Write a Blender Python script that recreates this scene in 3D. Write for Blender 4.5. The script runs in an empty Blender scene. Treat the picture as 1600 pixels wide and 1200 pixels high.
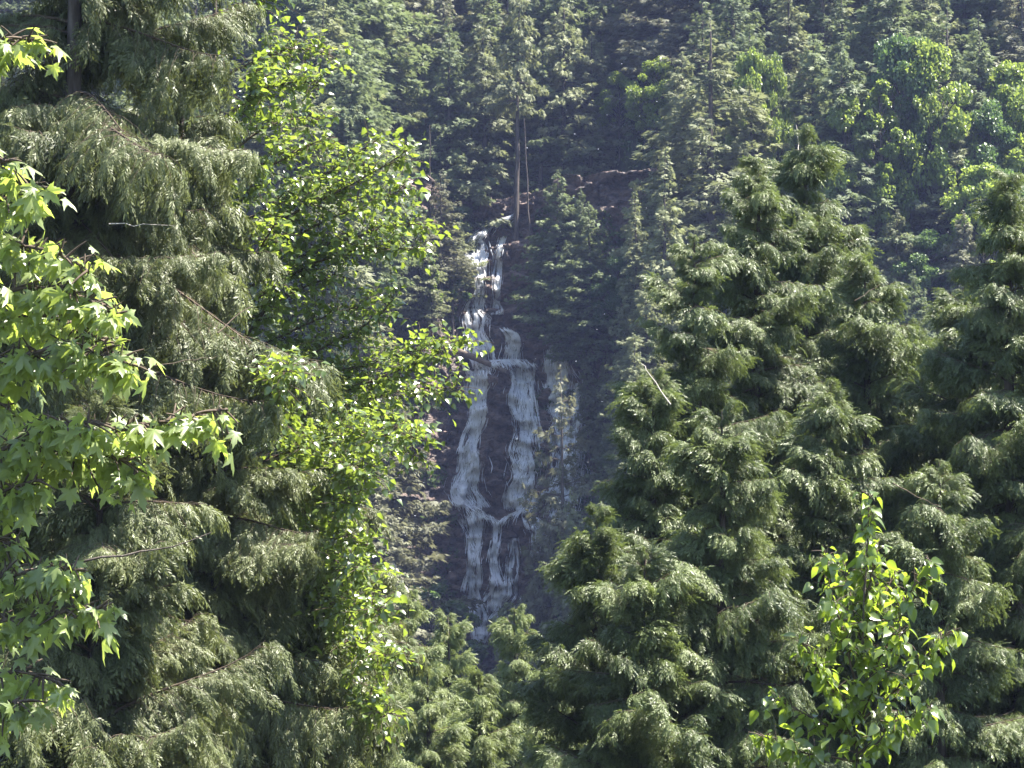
import bpy, math, random
import numpy as np
from mathutils import Vector, Matrix, noise as mn

# ------------------------------------------------------------------ camera, sky, sun, exposure
rng = np.random.default_rng(7)
random.seed(7)
S = bpy.context.scene
C = S.collection
PITCH = math.radians(8.0)
FPX = 4537.0                      # focal length in photo pixels (1600 wide)
CAMZ = 1.7
cam_d = bpy.data.cameras.new('camera')
cam = bpy.data.objects.new('camera', cam_d); C.objects.link(cam)
cam.location = (0, 0, CAMZ); cam.rotation_euler = (math.pi/2 + PITCH, 0, 0)
cam_d.sensor_fit = 'HORIZONTAL'; cam_d.sensor_width = 36.0; cam_d.lens = FPX/1600*36.0
cam_d.clip_start = 0.5; cam_d.clip_end = 5000
S.camera = cam

SUN_EL, SUN_AZ = math.radians(63), math.radians(89)     # behind the hill, to the right
w = bpy.data.worlds.new('World'); S.world = w; w.use_nodes = True
nt = w.node_tree; bg = nt.nodes['Background']
sky = nt.nodes.new('ShaderNodeTexSky'); sky.sky_type = 'NISHITA'; sky.sun_disc = False
sky.sun_elevation = SUN_EL; sky.sun_rotation = SUN_AZ
nt.links.new(sky.outputs[0], bg.inputs[0]); bg.inputs[1].default_value = 0.08
sl = bpy.data.lights.new('sun', 'SUN'); sl.energy = 5.0; sl.angle = math.radians(0.5); sl.color = (1.0, 0.94, 0.84)
so = bpy.data.objects.new('sun', sl); C.objects.link(so)
sd = Vector((math.sin(SUN_AZ)*math.cos(SUN_EL), math.cos(SUN_AZ)*math.cos(SUN_EL), math.sin(SUN_EL)))
so.location = sd*300; so.rotation_euler = sd.to_track_quat('Z', 'Y').to_euler()
S.view_settings.view_transform = 'Standard'; S.view_settings.look = 'None'
S.view_settings.exposure = 2.4; S.view_settings.gamma = 1.0
S.view_settings.use_curve_mapping = False
S.render.engine = 'CYCLES'
cy = S.cycles
cy.max_bounces = 5; cy.diffuse_bounces = 2; cy.glossy_bounces = 2; cy.transmission_bounces = 4
cy.transparent_max_bounces = 12; cy.volume_bounces = 0; cy.use_denoising = True
cy.sample_clamp_indirect = 6.0
HAZE_DENSITY = 0.00011
HAZE_COLOR = (0.46, 0.56, 1.0)

# ------------------------------------------------------------------ helpers
def at(px, py, Y):
    u, v = (px-800)/FPX, (600-py)/FPX
    d = np.array([u, math.cos(PITCH)-v*math.sin(PITCH), math.sin(PITCH)+v*math.cos(PITCH)])
    d = d*(Y/d[1])
    return np.array([d[0], Y, CAMZ+d[2]])

def project(p):
    x, y, z = p[0], p[1], p[2]-CAMZ
    f = y*math.cos(PITCH)+z*math.sin(PITCH)
    v = (-y*math.sin(PITCH)+z*math.cos(PITCH))/f
    return 800+FPX*x/f, 600-FPX*v

def mk_mesh(name, verts, faces, mats, midx=None, smooth=False):
    """faces: list of int arrays (n,k)"""
    me = bpy.data.meshes.new(name)
    verts = np.asarray(verts, dtype=np.float32)
    me.vertices.add(len(verts)); me.vertices.foreach_set('co', verts.ravel())
    li = np.concatenate([f.ravel() for f in faces]).astype(np.int32)
    tot = np.concatenate([np.full(len(f), f.shape[1], np.int32) for f in faces])
    st = np.concatenate([[0], np.cumsum(tot)[:-1]]).astype(np.int32)
    me.loops.add(len(li)); me.loops.foreach_set('vertex_index', li)
    me.polygons.add(len(tot)); me.polygons.foreach_set('loop_start', st); me.polygons.foreach_set('loop_total', tot)
    if midx is not None:
        me.polygons.foreach_set('material_index', np.concatenate(midx).astype(np.int32))
    if smooth:
        me.polygons.foreach_set('use_smooth', np.ones(len(tot), bool))
    for m in mats: me.materials.append(m)
    me.update(calc_edges=True)
    return me

class MB:
    """collects vertices and faces"""
    def __init__(s): s.v = []; s.f3 = []; s.f4 = []; s.n = 0
    def add(s, v, f):
        v = np.asarray(v, float).reshape(-1, 3); f = np.asarray(f, int)
        (s.f3 if f.shape[1] == 3 else s.f4).append(f+s.n); s.v.append(v); s.n += len(v)
    def stamp(s, tv, tf, M, T):
        """many copies of a template: M (n,3,3) columns=axes, T (n,3)"""
        n, k = len(M), len(tv)
        if n == 0: return
        v = np.einsum('nij,kj->nki', M, tv)+T[:, None, :]
        f = (tf[None]+(np.arange(n)*k)[:, None, None]).reshape(-1, tf.shape[1])
        s.add(v.reshape(-1, 3), f)
    def tube(s, pts, rad, sides=5):
        pts = np.asarray(pts, float); n = len(pts)
        t = np.gradient(pts, axis=0); t /= np.linalg.norm(t, axis=1)[:, None]+1e-9
        ref = np.where(np.abs(t[:, 2:3]) > .9, [[1., 0, 0]], [[0, 0, 1.]])
        a = np.cross(t, ref); a /= np.linalg.norm(a, axis=1)[:, None]+1e-9
        b = np.cross(t, a)
        ang = np.arange(sides)*2*math.pi/sides
        rad = np.broadcast_to(np.asarray(rad, float), (n,))
        v = pts[:, None]+rad[:, None, None]*(np.cos(ang)[None, :, None]*a[:, None]+np.sin(ang)[None, :, None]*b[:, None])
        i = np.arange(n-1)[:, None]*sides; j = np.arange(sides)[None]; j2 = (j+1) % sides
        f = np.stack([i+j, i+j2, i+sides+j2, i+sides+j], -1).reshape(-1, 4)
        s.add(v.reshape(-1, 3), f)
    def mesh(s, name, mat, smooth=False):
        fs = []
        if s.f3: fs.append(np.concatenate(s.f3))
        if s.f4: fs.append(np.concatenate(s.f4))
        return mk_mesh(name, np.concatenate(s.v), fs, [mat], None, smooth)

def link(name, data, parent=None, loc=None, mat=None):
    o = bpy.data.objects.new(name, data); C.objects.link(o)
    if parent is not None: o.parent = parent
    if loc is not None: o.location = loc
    if mat is not None:
        o.material_slots[0].link = 'OBJECT'; o.material_slots[0].material = mat
    return o
def tag(o, label=None, cat=None, group=None, kind=None):
    for k, v in (('label', label), ('category', cat), ('group', group), ('kind', kind)):
        if v: o[k] = v
    return o
def thing(name, loc, label, cat, group=None):
    return tag(link(name, None, None, loc), label, cat, group)

def frames(D, N):
    """orthonormal frames: x along D, z near N -> (n,3,3) with columns x,y,z"""
    D = D/(np.linalg.norm(D, axis=1)[:, None]+1e-9)
    Yv = np.cross(N, D); Yv /= np.linalg.norm(Yv, axis=1)[:, None]+1e-9
    Z = np.cross(D, Yv)
    return np.stack([D, Yv, Z], -1)
def rnd(n, s=1.0): return rng.normal(0, s, (n, 3))
def smooth01(t): t = np.clip(t, 0, 1); return t*t*(3-2*t)

# ------------------------------------------------------------------ materials
def newmat(name):
    m = bpy.data.materials.new(name); m.use_nodes = True
    t = m.node_tree; t.nodes.clear()
    out = t.nodes.new('ShaderNodeOutputMaterial')
    return m, t, out
def ramp(t, stops):
    r = t.nodes.new('ShaderNodeValToRGB'); e = r.color_ramp.elements
    while len(e) < len(stops): e.new(0.5)
    for k, (p, c) in enumerate(stops): e[k].position = p; e[k].color = (*c, 1)
    return r
def foliage(name, dark, light, trans, tf=0.4, rough=0.45, spec=0.4, objvar=0.35):
    m, t, out = newmat(name); N, L = t.nodes, t.links
    g = N.new('ShaderNodeNewGeometry'); oi = N.new('ShaderNodeObjectInfo')
    ns = N.new('ShaderNodeTexNoise'); ns.inputs['Scale'].default_value = 0.7; ns.inputs['Detail'].default_value = 3
    L.new(g.outputs['Position'], ns.inputs['Vector'])
    a = N.new('ShaderNodeMath'); a.operation = 'MULTIPLY_ADD'; a.inputs[1].default_value = 0.5
    L.new(g.outputs['Random Per Island'], a.inputs[0]); 
    b = N.new('ShaderNodeMath'); b.operation = 'MULTIPLY_ADD'; b.inputs[1].default_value = objvar
    L.new(oi.outputs['Random'], b.inputs[0]); 
    c = N.new('ShaderNodeMath'); c.operation = 'MULTIPLY_ADD'; c.inputs[1].default_value = 0.9; c.inputs[2].default_value = -0.37
    L.new(ns.outputs[0], c.inputs[0]); L.new(c.outputs[0], b.inputs[2]); L.new(b.outputs[0], a.inputs[2])
    r = ramp(t, [(0.0, dark), (1.0, light)]); L.new(a.outputs[0], r.inputs[0])
    r2 = ramp(t, [(0.0, tuple(x*0.6 for x in trans)), (1.0, trans)]); L.new(a.outputs[0], r2.inputs[0])
    p = N.new('ShaderNodeBsdfPrincipled'); p.inputs['Roughness'].default_value = rough
    p.inputs['Specular IOR Level'].default_value = spec
    L.new(r.outputs[0], p.inputs['Base Color'])
    tr = N.new('ShaderNodeBsdfTranslucent'); L.new(r2.outputs[0], tr.inputs[0])
    mx = N.new('ShaderNodeMixShader'); mx.inputs[0].default_value = tf
    L.new(p.outputs[0], mx.inputs[1]); L.new(tr.outputs[0], mx.inputs[2]); L.new(mx.outputs[0], out.inputs[0])
    return m
def surface(name, stops, scale=2.0, rough=0.85, spec=0.2, stretch=(1, 1, 1), bump=0.3, bscale=12.0, bdist=0.05):
    m, t, out = newmat(name); N, L = t.nodes, t.links
    g = N.new('ShaderNodeNewGeometry'); mp = N.new('ShaderNodeMapping'); mp.inputs['Scale'].default_value = stretch
    L.new(g.outputs['Position'], mp.inputs[0])
    ns = N.new('ShaderNodeTexNoise'); ns.inputs['Scale'].default_value = scale; ns.inputs['Detail'].default_value = 8; ns.inputs['Roughness'].default_value = .65
    L.new(mp.outputs[0], ns.inputs['Vector'])
    r = ramp(t, stops); L.new(ns.outputs[0], r.inputs[0])
    p = N.new('ShaderNodeBsdfPrincipled'); p.inputs['Roughness'].default_value = rough; p.inputs['Specular IOR Level'].default_value = spec
    L.new(r.outputs[0], p.inputs['Base Color'])
    n2 = N.new('ShaderNodeTexNoise'); n2.inputs['Scale'].default_value = bscale; n2.inputs['Detail'].default_value = 6
    L.new(mp.outputs[0], n2.inputs['Vector'])
    bp = N.new('ShaderNodeBump'); bp.inputs['Strength'].default_value = bump; bp.inputs['Distance'].default_value = bdist
    L.new(n2.outputs[0], bp.inputs['Height']); L.new(bp.outputs[0], p.inputs['Normal'])
    L.new(p.outputs[0], out.inputs[0])
    return m

M_CEDAR_S = foliage('cedar_stringy', (.038, .052, .020), (.170, .192, .080), (.22, .26, .075), .30, .5, .35)
M_CEDAR_P = foliage('cedar_plume', (.030, .052, .018), (.170, .205, .080), (.21, .275, .07), .30, .48, .4)
M_CEDAR_Y = foliage('cedar_young', (.085, .115, .046), (.23, .27, .11), (.26, .32, .085), .35, .5, .35)
M_MAPLE = foliage('maple_leaf', (.11, .15, .040), (.22, .275, .09), (.56, .70, .12), .48, .42, 1.0, .4)
M_ALDER = foliage('alder_leaf', (.050, .085, .018), (.11, .155, .035), (.36, .48, .06), .40, .28, 1.0, .3)
M_POPLAR = foliage('poplar_leaf', (.050, .085, .016), (.12, .165, .030), (.40, .55, .05), .46, .30, 1.0, .4)
M_FIR = foliage('fir_needles', (.060, .088, .042), (.16, .195, .095), (.20, .25, .10), .38, .6, .25, .4)
M_OLIVE = foliage('olive_needles', (.082, .098, .050), (.23, .25, .135), (.27, .30, .13), .38, .6, .25, .4)
M_PALE = foliage('greybrown_needles', (.082, .088, .055), (.205, .21, .135), (.23, .235, .13), .36, .6, .25, .4)
M_LIME = foliage('lime_leaves', (.075, .12, .028), (.17, .235, .06), (.36, .46, .08), .46, .4, .4, .4)
M_DGREEN = foliage('broad_leaves', (.040, .080, .030), (.10, .155, .060), (.16, .26, .06), .40, .4, .4, .4)
M_MOSS = foliage('undergrowth_leaves', (.030, .055, .022), (.09, .13, .05), (.11, .17, .05), .3, .6, .2, .3)
M_BARK = surface('bark', [(0.3, (.030, .024, .020)), (0.55, (.085, .072, .062)), (0.75, (.17, .15, .135))], 6, .9, .15, (1, 1, .18), .6, 20)
M_TWIG = surface('twig_bark', [(0.3, (.05, .038, .028)), (0.7, (.13, .10, .075))], 8, .9, .15, (1, 1, 1), .2, 20)
M_DEAD = surface('dead_wood', [(0.3, (.22, .20, .17)), (0.7, (.45, .42, .38))], 5, .85, .2, (1, 1, .3), .3, 20)
M_LOG = surface('wet_log', [(0.3, (.06, .045, .035)), (0.7, (.17, .13, .10))], 3, .7, .3, (.3, 1, 1), .4, 14)
M_ROCK = surface('wet_rock', [(0.30, (.016, .014, .014)), (0.45, (.075, .060, .052)), (0.57, (.16, .11, .088)), (0.66, (.09, .078, .068)), (0.76, (.060, .080, .034))], .7, .6, .35, (1, 1, 2.0), .9, 3.0, .5)
M_SOIL = surface('forest_soil', [(0.3, (.012, .014, .008)), (0.55, (.028, .034, .016)), (0.75, (.035, .05, .02))], .5, .95, .1, (1, 1, 1), .5, 3, .3)
M_WATER = None
def water_mat():
    m, t, out = newmat('white_water'); N, L = t.nodes, t.links
    p = N.new('ShaderNodeBsdfPrincipled'); p.inputs['Base Color'].default_value = (.93, .94, .96, 1)
    p.inputs['Roughness'].default_value = .35; p.inputs['Specular IOR Level'].default_value = .5
    tr = N.new('ShaderNodeBsdfTranslucent'); tr.inputs[0].default_value = (.80, .81, .85, 1)
    mx = N.new('ShaderNodeMixShader'); mx.inputs[0].default_value = .45
    L.new(p.outputs[0], mx.inputs[1]); L.new(tr.outputs[0], mx.inputs[2]); L.new(mx.outputs[0], out.inputs[0])
    return m
M_WATER = water_mat()
def veil_mat():
    m, t, out = newmat('water_veil'); N, L = t.nodes, t.links
    ac = N.new('ShaderNodeAttribute'); ac.attribute_name = 'across'
    cb = N.new('ShaderNodeAttribute'); cb.attribute_name = 'flow'
    def noise(sc, sy, det):
        mp = N.new('ShaderNodeMapping'); mp.inputs['Scale'].default_value = (sc, sy, sc); L.new(cb.outputs['Vector'], mp.inputs[0])
        n = N.new('ShaderNodeTexNoise'); n.inputs['Scale'].default_value = 1; n.inputs['Detail'].default_value = det; n.inputs['Roughness'].default_value = .6; L.new(mp.outputs[0], n.inputs['Vector']); return n
    n1, n2 = noise(4.2, .45, 5), noise(.9, .5, 3)
    ad = N.new('ShaderNodeMath'); ad.operation = 'ADD'; L.new(n1.outputs[0], ad.inputs[0]); L.new(n2.outputs[0], ad.inputs[1])
    e = N.new('ShaderNodeMath'); e.operation = 'MULTIPLY_ADD'; e.inputs[1].default_value = -.42; L.new(ac.outputs['Fac'], e.inputs[0]); L.new(ad.outputs[0], e.inputs[2])
    r = N.new('ShaderNodeMapRange'); r.inputs['From Min'].default_value = .86; r.inputs['From Max'].default_value = 1.14; r.inputs['To Max'].default_value = .85; r.interpolation_type = 'SMOOTHSTEP'
    L.new(e.outputs[0], r.inputs['Value'])
    d = N.new('ShaderNodeBsdfDiffuse'); d.inputs[0].default_value = (.92, .93, .95, 1)
    tr = N.new('ShaderNodeBsdfTranslucent'); tr.inputs[0].default_value = (.9, .91, .94, 1)
    mx = N.new('ShaderNodeMixShader'); mx.inputs[0].default_value = .3; L.new(d.outputs[0], mx.inputs[1]); L.new(tr.outputs[0], mx.inputs[2])
    tp = N.new('ShaderNodeBsdfTransparent'); m2 = N.new('ShaderNodeMixShader'); L.new(r.outputs[0], m2.inputs[0]); L.new(tp.outputs[0], m2.inputs[1]); L.new(mx.outputs[0], m2.inputs[2])
    L.new(m2.outputs[0], out.inputs[0])
    return m
M_VEIL = veil_mat()

# ------------------------------------------------------------------ terrain
XG = -2.0
def terr(x, y):
    x = np.asarray(x, float); y = np.asarray(y, float)
    hill = np.clip(y-215, 0, None)*.82
    hill = np.where(y > 300, 69.7+.70*(y-300), hill)
    gor = np.clip(y-215, 0, None)*.115
    gor = np.where(y > 291, 9+(y-291)*(53/19.), gor)
    gor = np.where(y > 310, 62+.75*(y-310), gor)
    rav = smooth01((y-318)/45); gor = gor*(1-rav)+hill*rav
    wgt = smooth01((np.abs(x-XG)-10.2*np.clip(y, 200, 320)/290)/4.0)
    z = gor*(1-wgt)+hill*wgt
    z = z+smooth01((y-215)/20)*(1.1*np.sin(x*.23+y*.11)+.8*np.sin(x*.51-y*.29+1.3)+.5*np.sin(x*.9+y*.7))
    far = np.clip(y-520, 0, None); z = z-far*.55
    return z
gx = np.concatenate([np.linspace(-900, -70, 16), np.linspace(-66, 66, 110), np.linspace(70, 900, 16)])
gy = np.concatenate([np.linspace(-250, 200, 20), np.linspace(206, 285, 34), np.linspace(287, 322, 40), np.linspace(325, 430, 40), np.linspace(440, 1500, 18)])
GX, GY = np.meshgrid(gx, gy)
GZ = terr(GX, GY)
nx = len(gx); ii = (np.arange(len(gy)-1)[:, None]*nx+np.arange(nx-1)[None]).ravel()
ground = link('hillside', mk_mesh('hillside', np.stack([GX, GY, GZ], -1).reshape(-1, 3), [np.stack([ii, ii+1, ii+nx+1, ii+nx], -1)], [M_SOIL], None, True))
tag(ground, 'forest floor and steep wooded hillside', None, None, 'structure')

# ------------------------------------------------------------------ cliff
def zpy(py, Y=298): return at(800, py, Y)[2]
def xpx(px, Y=298): return at(px, 600, Y)[0]
SHELVES = [  # py, depth m, px0, px1, tilt of the shelf line (z per x)
    (1000, 1.2, 700, 800, 0), (925, .9, 690, 830, .1), (808, 1.7, 690, 905, -.10), (690, .9, 700, 900, .05),
    (622, .8, 710, 850, -.05), (572, 2.4, 700, 850, 0), (520, 1.8, 700, 840, .15), (488, 1.4, 690, 800, 0),
    (430, 2.6, 690, 770, .1), (378, 2.2, 690, 830, .15), (740, .7, 600, 720, .2), (860, .9, 600, 730, -.15)]
def cliffY(x, z):
    x = np.asarray(x, float); z = np.asarray(z, float)
    Y = 284.5+.055*(z-8)
    for py, dep, a, b, tl in SHELVES:
        xa, xb = xpx(a), xpx(b)
        mask = smooth01((x-xa+2)/3)*(1-smooth01((x-xb)/3))*.75+.25
        zs = zpy(py)+tl*(x-(xa+xb)/2)
        Y = Y+dep*mask*smooth01((z-zs+.35)/.7)
    dx = x-XG-.6
    Y = Y-.06*np.clip(np.abs(dx)-8, 0, None)**1.6          # alcove walls come forward
    Y = Y-1.1*np.exp(-((x-xpx(772))/1.5)**2)*smooth01((z-zpy(800))/2)*(1-smooth01((z-zpy(590))/3))   # rock rib between the streams
    return Y
nzv, nxv = 330, 260
cz = np.linspace(4, 64.5, nzv); cx = np.linspace(-19, 17, nxv)
CX, CZ = np.meshgrid(cx, cz)
CY = cliffY(CX, CZ)
rough = np.zeros_like(CY)
for i in range(nzv):
    for j in range(nxv):
        x, z = CX[i, j], CZ[i, j]
        a = mn.fractal((x*.35, z*.5, 3.1), 1.0, 2.0, 4)
        d = mn.voronoi((x*.55+.25*a, z*1.0, 1.7))[0]
        rough[i, j] = .9*a+1.1*mn.cell((x*.22+.2*a, math.floor(z*.38+.35*math.sin(x*.4))*1.0, 8.5))+1.3*min(d[1]-d[0], .45)+.9*mn.cell((x*.45+.3*a, math.floor(z*.9+.5*math.sin(x*.7))*1.0, 5.5))+.5*mn.cell((x*1.1+.3*a, math.floor(z*2.1+.4*math.sin(x*1.3))*1.0, 2.5))+.12*mn.fractal((x*2.2, z*3.0, 7.1), .8, 2.0, 3)
CYR = CY-rough
def cliffYr(x, z):
    j = np.clip((np.asarray(x)-cx[0])/(cx[1]-cx[0]), 0, nxv-1.001); i = np.clip((np.asarray(z)-cz[0])/(cz[1]-cz[0]), 0, nzv-1.001)
    i0, j0 = i.astype(int), j.astype(int); fi, fj = i-i0, j-j0
    return (CYR[i0, j0]*(1-fi)*(1-fj)+CYR[i0+1, j0]*fi*(1-fj)+CYR[i0, j0+1]*(1-fi)*fj+CYR[i0+1, j0+1]*fi*fj)
cv = np.stack([CX, CYR, CZ], -1).reshape(-1, 3)
ii = (np.arange(nzv-1)[:, None]*nxv+np.arange(nxv-1)[None]).ravel()
cf = [np.stack([ii, ii+1, ii+nxv+1, ii+nxv], -1)]
top = np.stack([CX[-1], CYR[-1]+18, CZ[-1]+.3+0*CX[-1]], -1)     # cap running back into the hill
tj = np.arange(nxv-1)
cf.append(np.stack([(nzv-1)*nxv+tj, (nzv-1)*nxv+tj+1, nzv*nxv+tj+1, nzv*nxv+tj], -1))
cliff = link('cliff', mk_mesh('cliff', np.concatenate([cv, top]), cf, [M_ROCK]))
tag(cliff, 'dark wet stepped rock face behind the waterfall', None, None, 'structure')

# loose rocks on the ledges
def rock_mesh(seed):
    r = np.random.default_rng(seed)
    import bmesh
    bm = bmesh.new(); bmesh.ops.create_icosphere(bm, subdivisions=2, radius=1)
    pl = [(r.normal(size=3), r.uniform(.5, .85)) for _ in range(7)]
    for v in bm.verts:
        c = np.array(v.co)
        for n, d in pl:
            n = n/np.linalg.norm(n); k = c@n
            if k > d: c = c-(k-d)*n
        v.co = Vector(c*(1, .8, .7))
    me = bpy.data.meshes.new('rock'); bm.to_mesh(me); bm.free(); me.materials.append(M_ROCK)
    return me
rocks = [rock_mesh(k) for k in range(5)]
def on_cliff(px, py):
    Y = 298.
    for _ in range(8):
        p = at(px, py, Y); Y = float(cliffYr(p[0], p[2]))
    return at(px, py, Y)
for k in range(110):
    py = rng.uniform(380, 1000); px = rng.choice([rng.uniform(630, 708), rng.uniform(764, 792), rng.uniform(845, 858), rng.uniform(690, 720)])
    p = on_cliff(px, py); s = rng.uniform(.35, 1.1)
    o = link('rock', rocks[k % 5], cliff, p+np.array([0, .1*s, 0])); o.scale = (s*1.3, s*.7, s*rng.uniform(.5, 1)); o.rotation_euler = tuple(rng.uniform(-.5, .5, 2))+(rng.uniform(0, 6),)

# ------------------------------------------------------------------ waterfall
fall = tag(link('waterfall', None, None, at(745, 1010, 286)), 'white water stepping down the dark rock face', None, None, 'structure')
BASE_F = np.array(fall.location)
def stream(pts, n, wmin, wmax, lmin, lmax, off=.25, braids=4, splash=.0, sheet=True):
    """pts: (px,py,halfwidth px). braided threads of falling water draped on the rock"""
    n = int(n*.85); wmin, wmax = wmin*.55, wmax*.55; pts = np.array(pts, float); mb = MB()
    seg = np.concatenate([[0], np.cumsum(np.hypot(np.diff(pts[:, 0]), np.diff(pts[:, 1])))]); tot = seg[-1]
    ph = rng.uniform(0, 6.28, (braids, 4)); cen = np.linspace(-.75, .75, braids) if braids > 1 else np.zeros(1)
    mod = rng.uniform(0, 6.28, (braids, 2)); ls = rng.uniform(lmin, lmax, n)*12.
    for q in range(n):
        k = rng.integers(braids); Ls = ls[q]
        for _ in range(4):                                        # denser where the braid runs full
            s0 = rng.uniform(-.2*Ls, tot-.3*Ls)
            if rng.random() < .55+.45*math.sin(s0*.055+mod[k, 0])*math.sin(s0*.021+mod[k, 1]): break
        m = max(4, int(Ls/4)); s = np.clip(np.linspace(s0, s0+Ls, m), 0, tot)
        x = np.interp(s, seg, pts[:, 0]); y = np.interp(s, seg, pts[:, 1]); hw = np.interp(s, seg, pts[:, 2])
        u = cen[k]+.34*np.sin(s*.035+ph[k, 0])+.2*np.sin(s*.09+ph[k, 1])+rng.normal(0, .12 if rng.random() < .75 else .42)+.05*np.sin(s*.2+rng.uniform(0, 6))
        px = x+hw*u; py = y+rng.normal(0, .5, m)+abs(rng.normal(0, splash))*np.linspace(0, 1, m)
        P = []
        Y = 296.
        for a_, b_ in zip(px, py):
            for _ in range(3):
                p = at(a_, b_, Y); Y = float(cliffYr(p[0], p[2]))
            P.append(at(a_, b_, Y))
        P = np.array(P)
        P[:, 1] = np.minimum(P[:, 1], np.convolve(np.pad(P[:, 1], 1, 'edge'), [.3, .4, .3], 'valid'))-off*rng.uniform(.5, 2.2)
        wd = (wmin+(wmax-wmin)*rng.random()**2)*np.sin(np.linspace(.15, math.pi-.15, m))**.5*(1+.3*np.sin(s*.4+ph[k, 2]))
        t = np.gradient(P, axis=0); side = np.cross(t, [[0, -1., .2]]); side /= np.linalg.norm(side, axis=1)[:, None]+1e-9
        side = side+np.array([[0, rng.uniform(-.6, .6), 0]])
        V = np.stack([P-side*wd[:, None]*.5, P+np.array([0, -.4, .15])*wd[:, None]*.5, P+side*wd[:, None]*.5], 1).reshape(-1, 3)
        i = np.arange(m-1)[:, None]*3
        f = np.concatenate([np.stack([i+c, i+c+1, i+c+4, i+c+3], -1).reshape(-1, 4) for c in (0, 1)])
        mb.add(V-BASE_F, f)
    c = link('cascade', mb.mesh('cascade', M_WATER, True), fall)
    if sheet:
        m, nu = max(8, int(tot/3.0)), 13; s = np.linspace(0, tot, m)
        x = np.interp(s, seg, pts[:, 0]); y = np.interp(s, seg, pts[:, 1]); hw = np.interp(s, seg, pts[:, 2])*.95+1.5
        for lay in range(2):
            U = np.linspace(-1, 1, nu); PX = x[:, None]+hw[:, None]*U[None]+3*np.sin(s*.05+lay*2)[:, None]; PY = np.repeat(y[:, None], nu, 1)
            G = np.zeros((m, nu, 3))
            for i in range(m):
                Y = 296.
                for j in range(nu):
                    for _ in range(3):
                        p = at(PX[i, j], PY[i, j], Y); Y = float(cliffYr(p[0], p[2]))
                    G[i, j] = at(PX[i, j], PY[i, j], Y)
            Yv = G[:, :, 1]; pad = np.pad(Yv, 1, 'edge'); sm = sum(pad[a_:a_+m, b_:b_+nu] for a_ in range(3) for b_ in range(3))/9
            G[:, :, 1] = np.minimum(Yv, sm)-.18-.22*lay
            ii = (np.arange(m-1)[:, None]*nu+np.arange(nu-1)[None]).ravel()
            me = mk_mesh('veil', (G-BASE_F).reshape(-1, 3), [np.stack([ii, ii+1, ii+nu+1, ii+nu], -1)], [M_VEIL], None, True)
            at_ = me.attributes.new('across', 'FLOAT', 'POINT'); at_.data.foreach_set('value', np.tile(np.abs(U)**1.6, m).astype(np.float32))
            fl = np.stack([(hw[:, None]*U[None]/15).ravel(), np.repeat(s/15, nu), np.full(m*nu, 7.*lay+pts[0, 0]*.37)], -1).astype(np.float32)
            at_ = me.attributes.new('flow', 'FLOAT_VECTOR', 'POINT'); at_.data.foreach_set('vector', fl.ravel())
            link('veil', me, c)
    return c
# creek and upper falls
stream([(806, 336, 4), (772, 350, 6), (750, 368, 8), (738, 384, 9)], 220, .06, .22, .6, 1.8, .3, 3, 3)
stream([(732, 376, 16), (740, 400, 18), (746, 430, 11)], 900, .06, .22, .6, 2.2, .3, 5, 3)
stream([(747, 425, 7), (752, 455, 8), (745, 486, 14)], 120, .04, .13, .6, 2.2, .2, 3)
stream([(786, 370, 5), (780, 400, 8), (779, 440, 6), (777, 492, 9)], 130, .04, .13, .8, 3.0, .2, 3)
# upper apron
stream([(738, 484, 8), (744, 498, 16), (742, 525, 15), (752, 560, 16)], 520, .05, .18, .6, 2.4, .25, 5, 2)
stream([(786, 514, 5), (800, 522, 9), (806, 540, 12), (804, 560, 14)], 380, .05, .2, .5, 1.8, .3, 4, 3)
stream([(764, 566, 5), (785, 563, 8), (812, 564, 11), (828, 574, 9)], 330, .05, .22, .3, 1.0, .35, 4, 8)
stream([(735, 560, 5), (748, 568, 8), (765, 572, 6)], 120, .05, .2, .3, 1.0, .35, 3, 8)
# left stream
stream([(746, 580, 20), (742, 606, 15), (745, 640, 14), (737, 690, 12), (733, 730, 18), (727, 765, 22), (732, 792, 24)], 1500, .04, .16, .7, 3.0, .25, 6, 2)
stream([(754, 572, 8), (752, 600, 10), (744, 640, 6), (738, 700, 7), (736, 760, 9)], 420, .05, .18, .7, 2.6, .3, 3)
stream([(708, 768, 4), (716, 784, 6), (738, 794, 7), (756, 803, 6), (777, 816, 5)], 130, .05, .18, .3, 1.1, .35, 3, 7)
stream([(738, 800, 18), (744, 850, 12), (741, 890, 9), (737, 925, 11), (743, 960, 13), (749, 1015, 9)], 820, .04, .16, .7, 2.8, .25, 4, 2)
stream([(722, 812, 6), (730, 830, 6), (742, 862, 6)], 80, .04, .13, .4, 1.2, .25, 2)
# right stream
stream([(808, 576, 18), (812, 612, 18), (818, 650, 14), (822, 690, 18), (816, 740, 22), (810, 795, 24)], 1400, .04, .16, .7, 3.0, .25, 6, 2)
stream([(824, 582, 6), (834, 625, 4), (838, 655, 6), (846, 700, 8)], 170, .04, .14, .6, 2.2, .3, 2)
stream([(836, 782, 7), (808, 800, 6), (788, 811, 5), (777, 822, 4)], 110, .05, .18, .3, 1.0, .35, 3, 7)
stream([(778, 818, 5), (774, 850, 6), (771, 885, 8), (776, 920, 15), (770, 955, 18)], 480, .04, .16, .6, 2.4, .3, 4, 2)
stream([(804, 842, 8), (800, 890, 9), (792, 930, 12), (768, 965, 12), (752, 1005, 8)], 280, .04, .13, .6, 2.2, .25, 3)
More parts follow.
